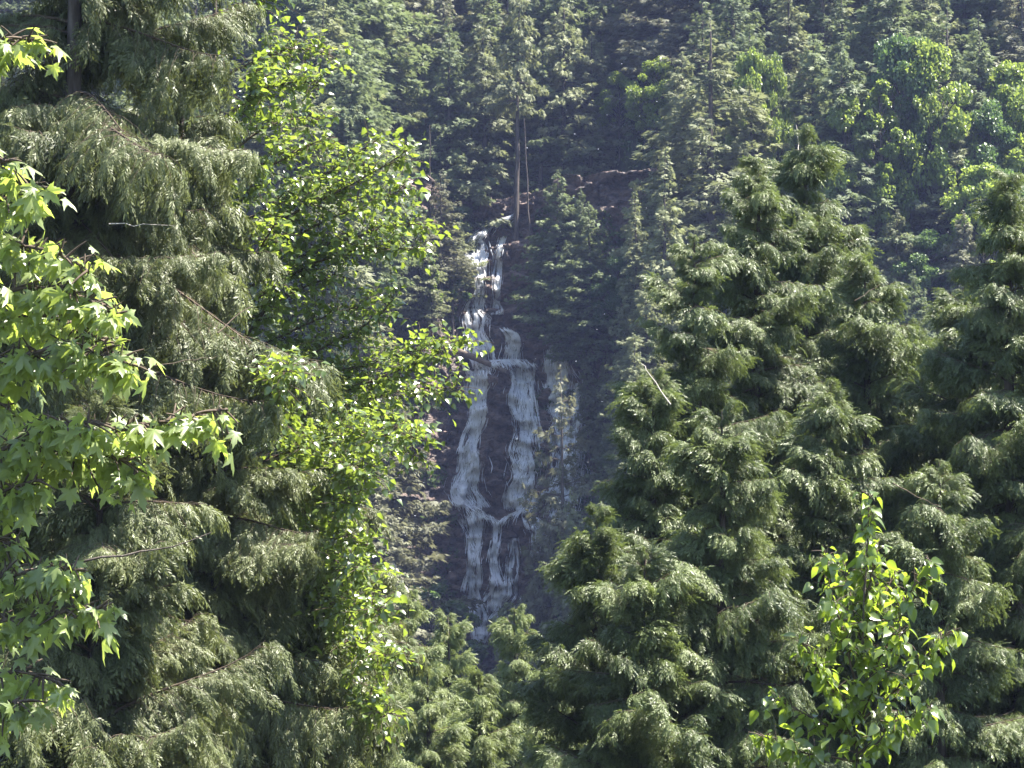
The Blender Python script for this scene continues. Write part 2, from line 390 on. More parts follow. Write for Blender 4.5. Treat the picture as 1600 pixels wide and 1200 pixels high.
# far right veil
stream([(860, 540, 5), (868, 565, 14), (866, 600, 20), (870, 645, 20)], 800, .04, .15, .7, 2.8, .2, 5, 2)
stream([(872, 640, 14), (878, 690, 16), (892, 740, 18), (880, 800, 16)], 340, .04, .14, .7, 2.6, .2, 5)
stream([(902, 600, 8), (906, 680, 10), (908, 760, 9)], 130, .04, .13, .7, 2.6, .2, 3)
stream([(872, 560, 16), (884, 640, 28), (888, 720, 30), (876, 815, 24)], 520, .03, .12, .6, 2.4, .2, 7)
stream([(905, 722, 10), (872, 752, 9), (845, 778, 9), (818, 800, 6)], 260, .05, .16, .4, 1.5, .25, 3, 5)
stream([(826, 808, 12), (845, 832, 12), (838, 866, 9)], 300, .06, .2, .4, 1.4, .3, 4, 3)

def tube_obj(name, pts, r0, r1, mat, parent=None, base=None, wob=.04, n=9, sides=7):
    pts = np.array(pts, float)
    t = np.linspace(0, 1, len(pts)); tt = np.linspace(0, 1, n)
    P = np.stack([np.interp(tt, t, pts[:, k]) for k in range(3)], -1)
    P[1:-1] += rng.normal(0, wob, (n-2, 3))
    base = P[0] if base is None else np.asarray(base)
    mb = MB(); mb.tube(P-base, np.linspace(r0, r1, n), sides)
    return link(name, mb.mesh(name, mat, True), parent, base if parent is None else None)
# logs jammed on the falls
a, b = on_cliff(716, 556), on_cliff(793, 586); a[1] -= 1.9; b[1] -= 2.0; a[2] += .2
tag(tube_obj('fallen_log', [a, b], .36, .24, M_LOG), 'long dark fallen log slanting across the upper waterfall', 'log')
a, b = on_cliff(714, 556), on_cliff(733, 590); a[1] -= 1.8; b[1] -= 1.8
tag(tube_obj('fallen_log', [a, b], .2, .13, M_DEAD), 'short pale broken log beside the dark log at the falls', 'log')
a, b = at(610, 872, 262), at(640, 938, 258)
tag(tube_obj('fallen_log', [b, a], .26, .16, M_DEAD), 'bleached bare trunk leaning at the foot of the cliff', 'log')

for px0, py0, px1, py1, lab in ((828, 372, 819, 185, 'thin bare dead trunk right of the long bare conifer trunk'), (672, 330, 671, 195, 'thin bare dead snag in the dark gap above the ledge'), (742, 360, 746, 300, 'short grey dead stem at the rim of the upper falls')):
    b = on_cliff(px0, max(py0, 345)); t_ = at(px1, py1, b[1])
    tag(tube_obj('dead_tree', [b-np.array([0, 0, .4]), t_], .12, .04, M_BARK), lab, 'dead tree')
# ------------------------------------------------------------------ undergrowth on the slope
def scatter_undergrowth():
    n = 110000
    x = rng.uniform(-60, 60, n); y = rng.uniform(218, 385, n)
    keep = np.abs(x) < .19*y
    keep &= ~((np.abs(x-XG) < 9) & (y > 283) & (y < 322))
    x, y = x[keep], y[keep]; n = len(x)
    z = terr(x, y)+np.abs(rng.normal(0, .55, n))
    # tufts on the rock flanks
    k = 26000
    px = np.where(rng.random(k) < .5, rng.uniform(560, 715, k), rng.uniform(835, 1020, k)); py = rng.uniform(325, 1000, k)
    cl = np.array([mn.noise((a*.02, b*.02, 9.)) for a, b in zip(px, py)]) > np.where(py < 520, -.25, .12)
    px, py = px[cl], py[cl]
    P2 = []
    for a, b in zip(px, py):
        Y = 296.
        for _ in range(3):
            p = at(a, b, Y); Y = float(cliffYr(p[0], p[2]))
        p = at(a, b, Y); p[1] -= abs(rng.normal(0, .25)); P2.append(p)
    P = np.concatenate([np.stack([x, y, z], -1), np.array(P2)])
    n = len(P)
    D = rnd(n)+np.array([0, -.4, .1]); Nn = rnd(n, .6)+np.array([0, -.2, 1])
    F = frames(D, Nn)*rng.uniform(.25, .75, n)[:, None, None]
    tv = np.array([[-.5, 0, 0], [0, -.32, .06], [.55, 0, -.08], [0, .32, .06]]); tf = np.array([[0, 1, 2, 3]])
    mb = MB(); mb.stamp(tv, tf, F, P)
    return link('undergrowth', mb.mesh('undergrowth', M_MOSS))
tag(scatter_undergrowth(), 'dark green undergrowth covering the forest floor', None, None, 'stuff')

# ------------------------------------------------------------------ far conifers (prototypes)
def conifer_proto(seed, H=20., R=2.6, levels=58, per=6, droop=.35, gap=0., bare=.06, clump=.34, dens=1.0, ragged=.25):
    r = np.random.default_rng(seed); wood, crown = MB(), MB()
    zz = np.linspace(-1.5, H, 12); bend = np.cumsum(r.normal(0, .03, 12))
    wood.tube(np.stack([bend, np.cumsum(r.normal(0, .03, 12)), zz], -1), np.interp(zz, [-1.5, H], [.012*H+.06, .02]), 7)
    T, D, Nn, Sz = [], [], [], []
    for l in range(levels):
        f = l/(levels-1); z = H*(bare+(1-bare)*f**.92)
        h = 1-(z/H-bare)/(1-bare)                         # 1 at bottom, 0 apex
        prof = R*(h**.80)*(1-.25*max(0, h-.8)/.2)+.12
        for k in range(max(3, int(per*(.6+.5*h)))):
            if r.random() < gap: continue
            az = r.uniform(0, 2*math.pi); L = prof*r.uniform(1-ragged*2, 1+ragged)
            up = .45*(1-h)-.05
            m = max(2, int(L/.45)+1); t = np.linspace(0, 1, m)
            bx = L*t; bz = z+L*(up*t-droop*t**2+.12*t**4)
            ca, sa = math.cos(az), math.sin(az)
            if L > .8: wood.tube(np.stack([bx*ca, bx*sa, bz], -1), np.linspace(.035*L/2+.008, .006, m), 3)
            nc = max(3, int(dens*L*9)); tt = r.uniform(.22, 1, nc)**.75
            side = r.normal(0, .26, nc)*L*(1.12-tt)*.8
            x0 = L*tt; zc = z+L*(up*tt-droop*tt**2+.12*tt**4)-np.abs(side)*.25+r.normal(0, .13, nc)
            T.append(np.stack([x0*ca-side*sa, x0*sa+side*ca, zc], -1))
            dd = np.stack([ca-np.sign(side)*sa*.7, sa+np.sign(side)*ca*.7, np.full_like(tt, -.45-droop)], -1)+r.normal(0, .45, (nc, 3))
            D.append(dd); Nn.append(r.normal(0, .6, (nc, 3))+[ca*.7, sa*.7, .6]); Sz.append(clump*r.uniform(.6, 1.25, nc)*(.55+.45*min(1, L/1.2)))
    T, D, Nn, Sz = map(np.concatenate, (T, D, Nn, Sz))
    # clump template: a fan of five needle blades
    tv, tf = [], []
    for k, (a, ln) in enumerate(((-58, .6), (-26, .9), (4, 1.1), (34, .85), (64, .55))):
        c, s = math.cos(math.radians(a)), math.sin(math.radians(a)); b = len(tv); wv = .12
        tv += [[0, 0, 0], [c*ln*.5+s*wv, s*ln*.5-c*wv, -.03], [c*ln, s*ln, -.16*ln], [c*ln*.5-s*wv, s*ln*.5+c*wv, -.03]]
        tf.append([b, b+1, b+2, b+3])
    crown.stamp(np.array(tv), np.array(tf), frames(D, Nn)*Sz[:, None, None], T)
    return wood.mesh('trunk', M_BARK, True), crown.mesh('crown', M_FIR), H
CON = {
 'dense': [conifer_proto(s, 20, 4.1, 50, 8, .28, .05, .04, .37, 2.0, .38) for s in (11, 12, 13)],
 'spire': [conifer_proto(s, 20, 2.5, 56, 7, .36, 0, .04, .35, 1.8) for s in (21, 22)],
 'airy': [conifer_proto(31, 20, 3.8, 30, 5, .16, .1, .10, .36, 1.9, .35)],
 'bare': [conifer_proto(41, 20, 2.6, 34, 6, .3, .2, .50, .36, 1.7, .4)],
 'thin': [conifer_proto(51, 20, 3.2, 44, 6, .30, .2, .12, .35, 1.8, .45), conifer_proto(52, 20, 3.4, 42, 6, .22, .25, .15, .35, 1.8, .45)],
}
def broad_proto(seed, H=12., R=3.2, tall=1.0, lumps=70, leaves=14000, leaf=.22):
    r = np.random.default_rng(seed); wood, crown = MB(), MB()
    wood.tube([[0, 0, -1.2], [.1, .05, H*.3], [-.1, .1, H*.62], [0, 0, H*.92]], [.2, .16, .1, .03], 6)
    cs, rs = [], []
    for k in range(lumps):
        f = r.uniform(.12, 1)**.8; z = H*(.28+.70*f)
        pr = R*math.sin(math.pi*min(.96, .20+.78*f))**.7*(1 if tall == 1 else 1)
        a = r.uniform(0, 6.28); q = pr*r.uniform(.35, 1.0)
        c = np.array([q*math.cos(a), q*math.sin(a), z]); cs.append(c); rs.append(r.uniform(.4, 1.2)*R*.23)
        m = np.array([0, 0, z-.5*q-.5]); wood.tube([m, m*.4+c*.6+[0, 0, .15], c], [.06, .04, .015], 4)
    cs, rs = np.array(cs), np.array(rs)
    pick = r.choice(lumps, leaves, p=rs**2/np.sum(rs**2))
    u = r.normal(0, 1, (leaves, 3)); u /= np.linalg.norm(u, axis=1)[:, None]
    rad = r.uniform(.35, 1.12, leaves)**.6
    P = cs[pick]+u*(rs[pick]*rad)[:, None]*[1, 1, .8]
    D = u+r.normal(0, .8, (leaves, 3))+[0, 0, -.2]; Nn = r.normal(0, .7, (leaves, 3))+[0, 0, .8]+u*.5
    tv = np.array([[-.5, 0, 0], [-.1, -.36, .05], [.3, -.24, .03], [.55, 0, -.1], [.3, .24, .03], [-.1, .36, .05]]); tf = np.array([[0, 1, 2, 5], [5, 2, 3, 4]])
    crown.stamp(tv, tf, frames(D, Nn)*(leaf*r.uniform(.7, 1.3, leaves))[:, None, None], P)
    return wood.mesh('trunk', M_BARK, True), crown.mesh('crown', M_LIME), H
BRO = {
 'round': [broad_proto(61, 12, 3.4), broad_proto(62, 12, 3.0)],
 'column': [broad_proto(63, 14, 2.0, lumps=80)],
 'shrub': [broad_proto(64, 6, 2.0, lumps=16, leaves=3200, leaf=.22)],
}
PRO = {**CON, **BRO}
MATS = dict(fir=M_FIR, olive=M_OLIVE, pale=M_PALE, lime=M_LIME, dgreen=M_DGREEN)
def plant(form, mat, x, y, h, label, cat='tree', group=None, wide=1.0, name=None, sink=.3, z=None):
    tr, cr, H = random.choice(PRO[form]); s = h/H; z = float(terr(x, y))-sink if z is None else z-sink
    nm = name or ('conifer_tree' if form in CON else 'broadleaf_tree' if form != 'shrub' else 'shrub')
    if form in ('dense', 'thin'): wide *= 1.28
    e = thing(nm, (x, y, z), label, cat, group)
    rz = random.uniform(0, 6.28); lean = (random.gauss(0, .02), random.gauss(0, .02), rz)
    for n_, me, m_ in (('trunk', tr, None), ('crown', cr, MATS[mat])):
        o = link(n_, me, e, None, m_); o.scale = (s*wide, s*wide, s); o.rotation_euler = lean
    return e
def solve(px, py, h, y0=222, y1=400):
    """where on the slope a tree of height h has its top at this line of sight"""
    for Y in np.arange(y0, y1, .5):
        p = at(px, py, Y)
        if p[2]-terr(p[0], Y) <= h: return p[0], Y
    return None
PLACED = []; BOXES = []
def key(px, py, h, form, mat, label, wide=1.0, Y=None, cat='tree', name=None, group=None, foot=None):
    if foot is not None:                     # rooted on a ledge of the cliff
        b = on_cliff(px, foot); t_ = at(px, py, b[1]); PLACED.append((b[0], b[1]))
        plant(form, mat, b[0], b[1]-1.1, t_[2]-b[2]+.9, label, cat, group, wide, name, .9, b[2]); return
    if Y is None:
        q = solve(px, py, h)
        if q is None: print('NO PLACE', label); return
        x, Y = q
    else:
        p = at(px, py, Y); x = p[0]; h = p[2]-float(terr(x, Y))
    PLACED.append((x, Y)); bw = h*(.20 if form in CON else .24)*wide*FPX/Y; BOXES.append((px-bw, py if form in CON else 126, px+bw, py+.75*h*FPX/Y, Y))
    plant(form, mat, x, Y, h, label, cat, group, wide, name)

# top row, left to right
key(545, 72, 24, 'dense', 'fir', 'blue-green conifer directly right of the topmost leafy branch tips')
key(618, 30, 29, 'dense', 'olive', 'broad olive-brown conifer, tallest left of the dark gap above the waterfall', 1.15)
key(700, 62, 27, 'dense', 'fir', 'dense shaded conifer right of the dark gap above the waterfall')
key(762, 40, 29, 'dense', 'olive', 'olive conifer immediately left of the long bare trunk')
key(806, -40, 36, 'bare', 'olive', 'tall conifer with a long bare trunk straight above the waterfall lip', .8, foot=368)
key(840, 70, 25, 'thin', 'fir', 'thin dark conifer right behind the long bare trunk')
key(880, -10, 31, 'bare', 'olive', 'conifer with pale bare lower trunk, second bare trunk above the waterfall')
key(922, 62, 27, 'dense', 'olive', 'grey-olive conifer between the second bare trunk and the lime tree')
key(968, 120, 9, 'round', 'lime', 'small lime-green tree hanging below the grey-olive conifer top', 1.0)
key(1022, 95, 12, 'round', 'lime', 'lime-topped broadleaf tree high above the narrow spire conifer', 1.0)
key(1105, 20, 30, 'thin', 'olive', 'brownish conifer with a visible pale trunk above the right cedar', 1.25)
key(1065, 80, 24, 'dense', 'olive', 'olive conifer just left of the brownish conifer with pale trunk')
key(1165, 68, 26, 'round', 'lime', 'bright lime tree near the top edge, right of the pale trunk', 0.4)
key(1180, 130, 24, 'dense', 'olive', 'greyish conifer behind the tops of the right cedars', 1.1)
key(1208, 98, 24, 'round', 'lime', 'small bright lime tree left of the big dark shaded conifers', 0.35)
key(1265, 60, 26, 'dense', 'fir', 'blue shaded conifer, left one of the dark upper right pair', 1.15)
key(1325, 64, 27, 'dense', 'fir', 'blue shaded conifer, right one of the dark upper right pair', 1.15)
key(1405, 50, 27, 'round', 'dgreen', 'tall dark green broadleaf tree above the lime column tree', 0.65)
key(1462, 68, 26, 'round', 'lime', 'pale lime broadleaf tree right of the tall dark green one', 0.62)
key(1520, 50, 24, 'dense', 'fir', 'dark conifer behind the upper right lime trees')
key(1580, 85, 24, 'round', 'lime', 'large lime broadleaf tree at the upper right edge', 0.7)
key(1550, 170, 20, 'round', 'dgreen', 'rounded mid-green tree at the right edge below the lime one', 0.7)
# upper right slope
key(1322, 158, 22, 'round', 'lime', 'rounded lime tree, left of the lime column tree', 0.72)
key(1372, 124, 24, 'column', 'lime', 'tall column-shaped lime tree on the upper right slope', 0.8)
key(1290, 210, 18, 'round', 'lime', 'small lime tree peeking over the right cedar leader', 0.5)
key(1478, 160, 20, 'dense', 'olive', 'grey-brown conifer right of the dark gap by the lime column', 1.1)
key(1442, 205, 17, 'spire', 'pale', 'narrow grey-brown spire at the left foot of the grey-brown conifer', 1.2)
key(1530, 255, 17, 'round', 'lime', 'wide lime tree low on the right slope behind the far right cedar', 0.9)
key(1345, 300, 15, 'dense', 'olive', 'olive conifer below the rounded lime tree')
key(1395, 330, 15, 'dense', 'olive', 'olive conifer below the lime column tree')
key(1445, 365, 11, 'round', 'dgreen', 'dark green broadleaf tree between the two right cedar masses', 1.1)
key(1500, 330, 14, 'dense', 'pale', 'greyish conifer left of the far right cedar')
key(1465, 470, 13, 'dense', 'fir', 'shaded conifer in the blue gap between the right cedars')
key(1430, 420, 13, 'dense', 'fir', 'shaded blue-green conifer above the gap between the right cedars')
# middle, left of falls
key(688, 270, 13, 'thin', 'pale', 'grey-brown conifer on the ledge left of the upper falls', 1.3, foot=455)
key(706, 318, 10, 'thin', 'olive', 'small olive conifer touching the left of the upper falls', 1.3, foot=480)
key(655, 330, 13, 'dense', 'olive', 'olive conifer at the left end of the upper ledge', foot=500)
key(676, 408, 8, 'column', 'lime', 'small lime tree on the ledge left of the waterfall', 1.0, cat='tree', foot=505)
key(708, 430, 7, 'shrub', 'dgreen', 'dark bush on the ledge between lime tree and waterfall', cat='shrub', foot=500)
key(575, 395, 17, 'dense', 'pale', 'grey conifer behind the leafy branches, left of the cliff', 1.0, Y=284)
key(600, 520, 16, 'dense', 'pale', 'grey-brown conifer edge beside the cliff, middle of three', 1.0, Y=276)
key(572, 620, 17, 'dense', 'olive', 'olive-grey conifer at the left cliff edge below the middle one', 1.1, Y=270)
key(590, 735, 15, 'dense', 'pale', 'pale brown conifer left of the dark lower cliff', 1.15, Y=262)
key(555, 800, 14, 'dense', 'olive', 'olive conifer low beside the leaning bleached trunk', 1.1, Y=256)
key(672, 905, 5.5, 'shrub', 'dgreen', 'green bush at the foot of the dark cliff', cat='shrub', Y=268)
# middle, right of falls
key(868, 270, 21, 'dense', 'fir', 'dark blue conifer right of the upper falls', 1.1, foot=520)
key(925, 320, 21, 'dense', 'fir', 'dark blue conifer, left neighbour of the narrow spire conifer', 1.1, foot=560)
key(890, 380, 15, 'dense', 'fir', 'dark shaded conifer directly above the right veil of water', .8, foot=545)
key(905, 300, 15, 'dense', 'fir', 'bluish conifer between the two dark blue ones right of the falls', .8, foot=470)
key(640, 400, 12, 'dense', 'pale', 'grey conifer on the dark rock left of the small lime tree', .8, foot=520)
key(1036, 232, 24, 'spire', 'olive', 'narrow sunlit spire conifer standing right of the falls', 1.15)
key(998, 300, 18, 'spire', 'olive', 'shorter olive spire at the left side of the narrow sunlit spire', 1.3)
key(962, 405, 10, 'round', 'dgreen', 'leafy tree with pale leaves right of the dark conifers', .9, foot=560)
key(1010, 430, 15, 'dense', 'olive', 'olive conifer below the narrow sunlit spire', 1.1)
key(921, 505, 14, 'spire', 'olive', 'slender pointed conifer, left of the trio beside the right veil', .9, foot=700)
key(946, 545, 13, 'spire', 'olive', 'middle conifer of the trio beside the right veil', 1.3, foot=720)
key(984, 518, 15, 'spire', 'olive', 'right conifer of the trio beside the right veil', 1.3)
key(960, 640, 13, 'dense', 'fir', 'dark conifer below the trio beside the right veil', 1.0)
key(884, 572, 0, 'airy', 'pale', 'open-branched conifer standing in front of the right veil of water', .85, Y=256)
key(842, 818, 0, 'dense', 'pale', 'small bushy conifer at the foot of the right stream', .7, Y=256)
key(905, 760, 0, 'dense', 'olive', 'olive conifer behind the left flank of the right cedars', .6, Y=250)
key(815, 930, 0, 'shrub', 'olive', 'low olive bush below the small bushy conifer', .8, Y=255, cat='shrub')

# the rest of the stand
ZONES = {}
def filler():
    cand = []
    for _ in range(5000):
        y = rng.uniform(226, 392); x = rng.uniform(-.185, .185)*y
        if all((x-a)**2+((y-b)*.8)**2 > (4.5 if y < 322 else 4.0)**2 for a, b in PLACED+cand): cand.append((x, y))
    for x, y in cand:
        h = rng.uniform(19, 31); z = float(terr(x, y)); ax, ay = project((x, y, z+h)); bx, by = project((x, y, z+1))
        if y > 281 and abs(x-XG) < 12 and y < 314: continue
        if 2 < x < 17 and 244 < y < 313: continue
        hw = .16*h*FPX/y
        if ax+hw*.7 > 622 and ax-hw*.7 < 925 and by > 345 and ay < 1010:
            if not (by < 380 and 850 < ax): continue
        if abs(x-XG) < 14 and y < 285 and ay < 985: continue
        if ay > 1190 or ax < -40 or ax > 1640: continue
        if ax < 470 and (ay > 420 or rng.random() < .65): continue           # wholly behind the near left trees
        if 1000 < ax < 1350 and ay > 520: continue
        if ax > 1500 and ay > 560: continue
        if by < -80: continue
        if any(y < kY+1 and min(ax+hw, c)-max(ax-hw, a) > .25*min(2*hw, c-a) and min(by, d)-max(ay, b) > .18*(d-b) for a, b, c, d, kY in BOXES if b > 125): continue
        if ax < 520: zn = 'seen through the leafy branches at upper left'
        elif ax < 700: zn = 'in the stand left of the waterfall' if ay > 200 else 'in the dark top stand left of the bare trunks'
        elif ax < 900: zn = 'in the shaded forest above the waterfall'
        elif ax < 1100: zn = 'in the stand right of the waterfall' if ay > 230 else 'at the top, right of the bare trunks'
        elif ax < 1300: zn = 'above the tops of the right cedars'
        elif ay < 200: zn = 'high on the upper right slope'
        else: zn = 'on the slope behind the far right cedar'
        ZONES.setdefault(zn, []).append((ax, x, y, h, ay))
    ORD = ['leftmost', 'second', 'third', 'fourth', 'fifth', 'sixth', 'seventh', 'eighth', 'ninth', 'tenth', 'eleventh', 'twelfth', 'thirteenth', 'fourteenth', 'fifteenth', 'sixteenth', 'seventeenth', 'eighteenth', 'nineteenth', 'twentieth']
    tot = 0
    for zn, L in ZONES.items():
        L.sort()
        for k, (ax, x, y, h, ay) in enumerate(L):
            form = random.choice(['dense', 'dense', 'spire', 'thin']); mt = random.choice(['fir', 'fir', 'olive', 'fir', 'pale'])
            ordn = ORD[k] if k < 20 else '%dth' % (k+1)
            lab = ('leftmost background conifer ' if k == 0 else ordn+' background conifer from the left ')+zn
            plant(form, mt, x, y, h, lab, 'tree', 'background conifers '+zn, random.uniform(1.0, 1.4)); tot += 1
    print('FILLERS', tot, {k: len(v) for k, v in ZONES.items()})
filler()

# ------------------------------------------------------------------ near cedars
def spray_template(seed):
    """a hanging cedar string: x along, bending down in -z, length 1, small scale-leaf blades left and right"""
    r = np.random.default_rng(seed); tv, tf = [], []
    w0 = r.uniform(-.12, .12)
    ax = lambda t: np.array([t, w0*math.sin(3.2*t), -.45*t*t])
    n = 8
    for k in range(n+1):
        t = .02+.90*k/n+r.uniform(-.02, .02); sg = 0 if k == n else (1 if k % 2 else -1)
        an = sg*r.uniform(.35, .75); ln = r.uniform(.24, .42)*(1.15-.45*t); c, s_ = math.cos(an), math.sin(an)
        n_ = np.array([-s_, c, 0])*.046*r.uniform(.8, 1.3); p0 = ax(t); q = len(tv); dz = -.9*t-.1+r.normal(0, .15)
        f = lambda u: p0+np.array([c*ln*u, s_*ln*u, dz*ln*u])
        tv.extend([f(0), f(.5)+n_, f(1.), f(.5)-n_]); tf.append([q, q+1, q+2, q+3])
    return np.array(tv), np.array(tf)
SPR = [spray_template(s) for s in range(4)]
def bough(seed, L, style):
    """one cedar bough along +x: wood mesh and foliage mesh"""
    r = np.random.default_rng(seed); wood, fol = MB(), MB()
    m = 10; t = np.linspace(0, 1, m)
    dr = {'s': .50, 'p': .46, 'y': .36}[style]*r.uniform(.6, 1.35)
    axf = lambda t: np.stack([L*t, .10*L*np.sin(2.2*t+seed)-.10*L*math.sin(seed), L*(.16*t-dr*t**1.7+.14*t**5)], -1)
    wood.tube(axf(t), np.linspace(.009*L+.006, .004, m), 5)
    P, D, Nn, Sz = [], [], [], []
    def sprays(p, d, n, sz, hang):
        k = len(p)
        P.append(p); D.append(d+r.normal(0, .34, (k, 3))-(hang if np.ndim(hang) else np.array([0, 0, hang]))); Nn.append(n+r.normal(0, .45, (k, 3))); Sz.append(sz)
    hang = {'s': 1.3, 'p': .75, 'y': .75}[style]; ssz = {'s': .20, 'p': .165, 'y': .175}[style]
    n2 = int(L*{'s': 15, 'p': 17, 'y': 16}[style])+5
    for k in range(n2):
        tk = .06+.94*(k+r.random())/n2; base = axf(np.array([tk]))[0]
        sg = 1 if k % 2 else -1; an = math.radians(r.uniform(25, 75))
        l2 = min((L*(.30*(1-tk)**.7+.05)+.16)*r.uniform(.35, 1.3), .9)
        dp = {'s': 1.0, 'p': .8, 'y': .7}[style]*r.uniform(.5, 1.5)
        dirx = np.array([math.cos(an), sg*math.sin(an), 0.])
        crv = lambda u: base+np.outer(u*l2, dirx)+np.outer(l2*(.15*u-dp*u**1.7), [0, 0, 1.])
        if l2 > .3: wood.tube(crv(np.linspace(0, 1, 4)), np.linspace(.006, .002, 4), 3)
        ns = int(l2*{'s': 68, 'p': 72, 'y': 60}[style]*r.uniform(.4, 1.5))+4; ts = r.uniform(.08, 1, ns)
        perp = np.array([-dirx[1], dirx[0], 0])
        dd = dirx*r.uniform(.2, .9, ns)[:, None]+perp*r.normal(0, .55, ns)[:, None]
        pp = crv(ts)+perp*r.normal(0, .05, ns)[:, None]-np.outer(np.abs(r.normal(0, .10 if style == 's' else .06, ns)), [0, 0, 1.])
        sprays(pp, dd, np.tile(np.array([0, 0, 1.])+.9*dirx, (ns, 1)), ssz*r.uniform(.4, 1.5, ns), hang*r.uniform(.5, 1.4, ns)[:, None]*np.array([[0, 0, 1.]]))
    na = int(L*20)+6; ta = r.uniform(.15, 1, na); pa = axf(ta)
    sprays(pa, np.stack([np.full(na, .8), r.normal(0, .6, na), np.full(na, 0)], -1), np.tile([.6, 0, 1.], (na, 1)), ssz*r.uniform(.6, 1.1, na), hang*.6)
    P, D, Nn, Sz = map(np.concatenate, (P, D, Nn, Sz))
    which = r.integers(0, 4, len(P)); Fm = frames(D, Nn)*Sz[:, None, None]
    for k in range(4):
        s = which == k; fol.stamp(SPR[k][0], SPR[k][1], Fm[s], P[s])
    mat = {'s': M_CEDAR_S, 'p': M_CEDAR_P, 'y': M_CEDAR_Y}[style]
    return wood.mesh('bough', M_TWIG, True), fol.mesh('foliage', mat), L
BOUGH = {}
for st, sizes in (('s', (.8, 1.6, 2.6, 3.6)), ('p', (.6, 1.2, 2.0, 2.8)), ('y', (.5, 1.0, 1.7))):
    for Ls in sizes: BOUGH[(st, Ls)] = [bough(int(Ls*100)+k*7+ord(st), Ls, st) for k in range(3 if Ls > .9 else 2)]
def cedar(px, py, depth, spread, style, label, slope=.42, top=None, lean=0., zmin=-.2, skip=None, dens=1.0, trunk_r=None, base_z=0.):
    ap = at(px, py, depth) if top is None else np.array([at(px, 600, depth)[0], depth, top])
    H = ap[2]-base_z; x0 = ap[0]-lean*H
    e = thing('cedar_tree', (x0, depth, base_z), label, 'tree', 'near cedars')
    n = 14; zz = np.linspace(-.3, H, n); ph = rng.uniform(0, 6)
    cxf = lambda z: lean*z+.10*np.sin(z*.35+ph)*np.clip(z/6, 0, 1)
    rt = trunk_r or .012*H+.03
    mb = MB(); mb.tube(np.stack([cxf(zz), .06*np.sin(zz*.5+ph), zz], -1), np.interp(zz, [0, H*.7, H], [rt, rt*.5, .012]), 8)
    link('trunk', mb.mesh('trunk', M_BARK, True), e)
    z = max(.3, zmin); az = rng.uniform(0, 6); sizes = [s for (st, s) in BOUGH if st == style]
    while z < H-.05:
        d = H-z; reach = min(spread, .18+1.55*slope*d**.72)*rng.uniform(.28, 1.2)
        az += 2.39996+rng.normal(0, .35)
        if skip is None or not skip(z, az % (2*math.pi)):
            sz = min(sizes, key=lambda s: abs(math.log(s/reach)))
            wm, fm, L0 = random.choice(BOUGH[(style, sz)])
            k = reach/L0
            o = link('bough', wm, e, (float(cxf(z)), 0, z)); o.scale = (k, k*rng.uniform(.85, 1.15), k*rng.uniform(.9, 1.15))
            pitch = math.radians(np.interp(d, [0, .5, 2, 6, 14], [-65, -40, -22, -8, 4])+rng.normal(0, 15))
            o.rotation_euler = (rng.normal(0, .12), pitch, az)
            link('foliage', fm, o)
        z += (.074+.036*min(1, reach/2))*(1/dens)*rng.uniform(.6, 1.4)*(1 if d > 1 else .8)
    return e
LEFT = [
 cedar(105, 0, 50, 4.3, 's', 'tall stringy cedar with visible pale trunk at upper left', .45, top=21.5, lean=.012, dens=.95,
       skip=lambda z, a: 14.0 < z < 17.0 and math.radians(215) < a < math.radians(325), trunk_r=.26),
 cedar(290, 60, 54, 3.0, 's', 'stringy cedar right of the pale trunk, behind the leafy branches', .30, dens=.9),
 cedar(150, 640, 46, 3.4, 's', 'drooping cedar filling the lower left below the maple branch', .55, dens=.9),
 cedar(350, 560, 50, 2.9, 's', 'stringy cedar in the lower left, right of the drooping one', .5, dens=.9),
 cedar(470, 640, 57, 1.9, 's', 'cedar partly covered by bright leaves, lower left of the falls', .45),
 cedar(-70, 100, 53, 3.2, 's', 'cedar cut by the left edge behind the maple', .40, dens=.8),
 cedar(470, 830, 52, 2.0, 's', 'low cedar under the bright leafy tree', .5),
]
RIGHT = [
 cedar(1250, 205, 66, 2.7, 'p', 'tallest right cedar with a thin bare leader', .34),
 cedar(1178, 255, 62, 2.7, 'p', 'right cedar with rounded top left of the thin leader', .33),
 cedar(1092, 365, 60, 2.3, 'p', 'cedar at the left shoulder of the right cedar group', .33),
 cedar(1026, 588, 58.5, 1.9, 'p', 'cedar with a bare pale branch beside the trio of far conifers', .34),
 cedar(925, 800, 57, 1.2, 'p', 'dark shaded cedar nearest the waterfall on the right', .34),
 cedar(1345, 400, 63, 2.6, 'p', 'cedar at the right shoulder of the right cedar group', .34),
 cedar(1432, 505, 69, 1.9, 'p', 'slim cedar in the gap between the right cedars', .32),
 cedar(1575, 270, 58, 2.5, 'p', 'tall cedar at the right edge of the picture', .34),
 cedar(1508, 450, 61, 1.9, 'p', 'lower cedar left of the one at the right edge', .33),
 cedar(1120, 640, 55, 2.4, 'p', 'cedar in front, low in the middle of the right group', .34),
 cedar(1290, 600, 57, 2.4, 'p', 'cedar behind the young poplar', .34),
 cedar(1460, 720, 55, 2.2, 'p', 'low cedar right of the young poplar', .34),
 cedar(1000, 870, 54, 1.9, 'p', 'low dark cedar at the bottom, right of the shaded one', .5),
]
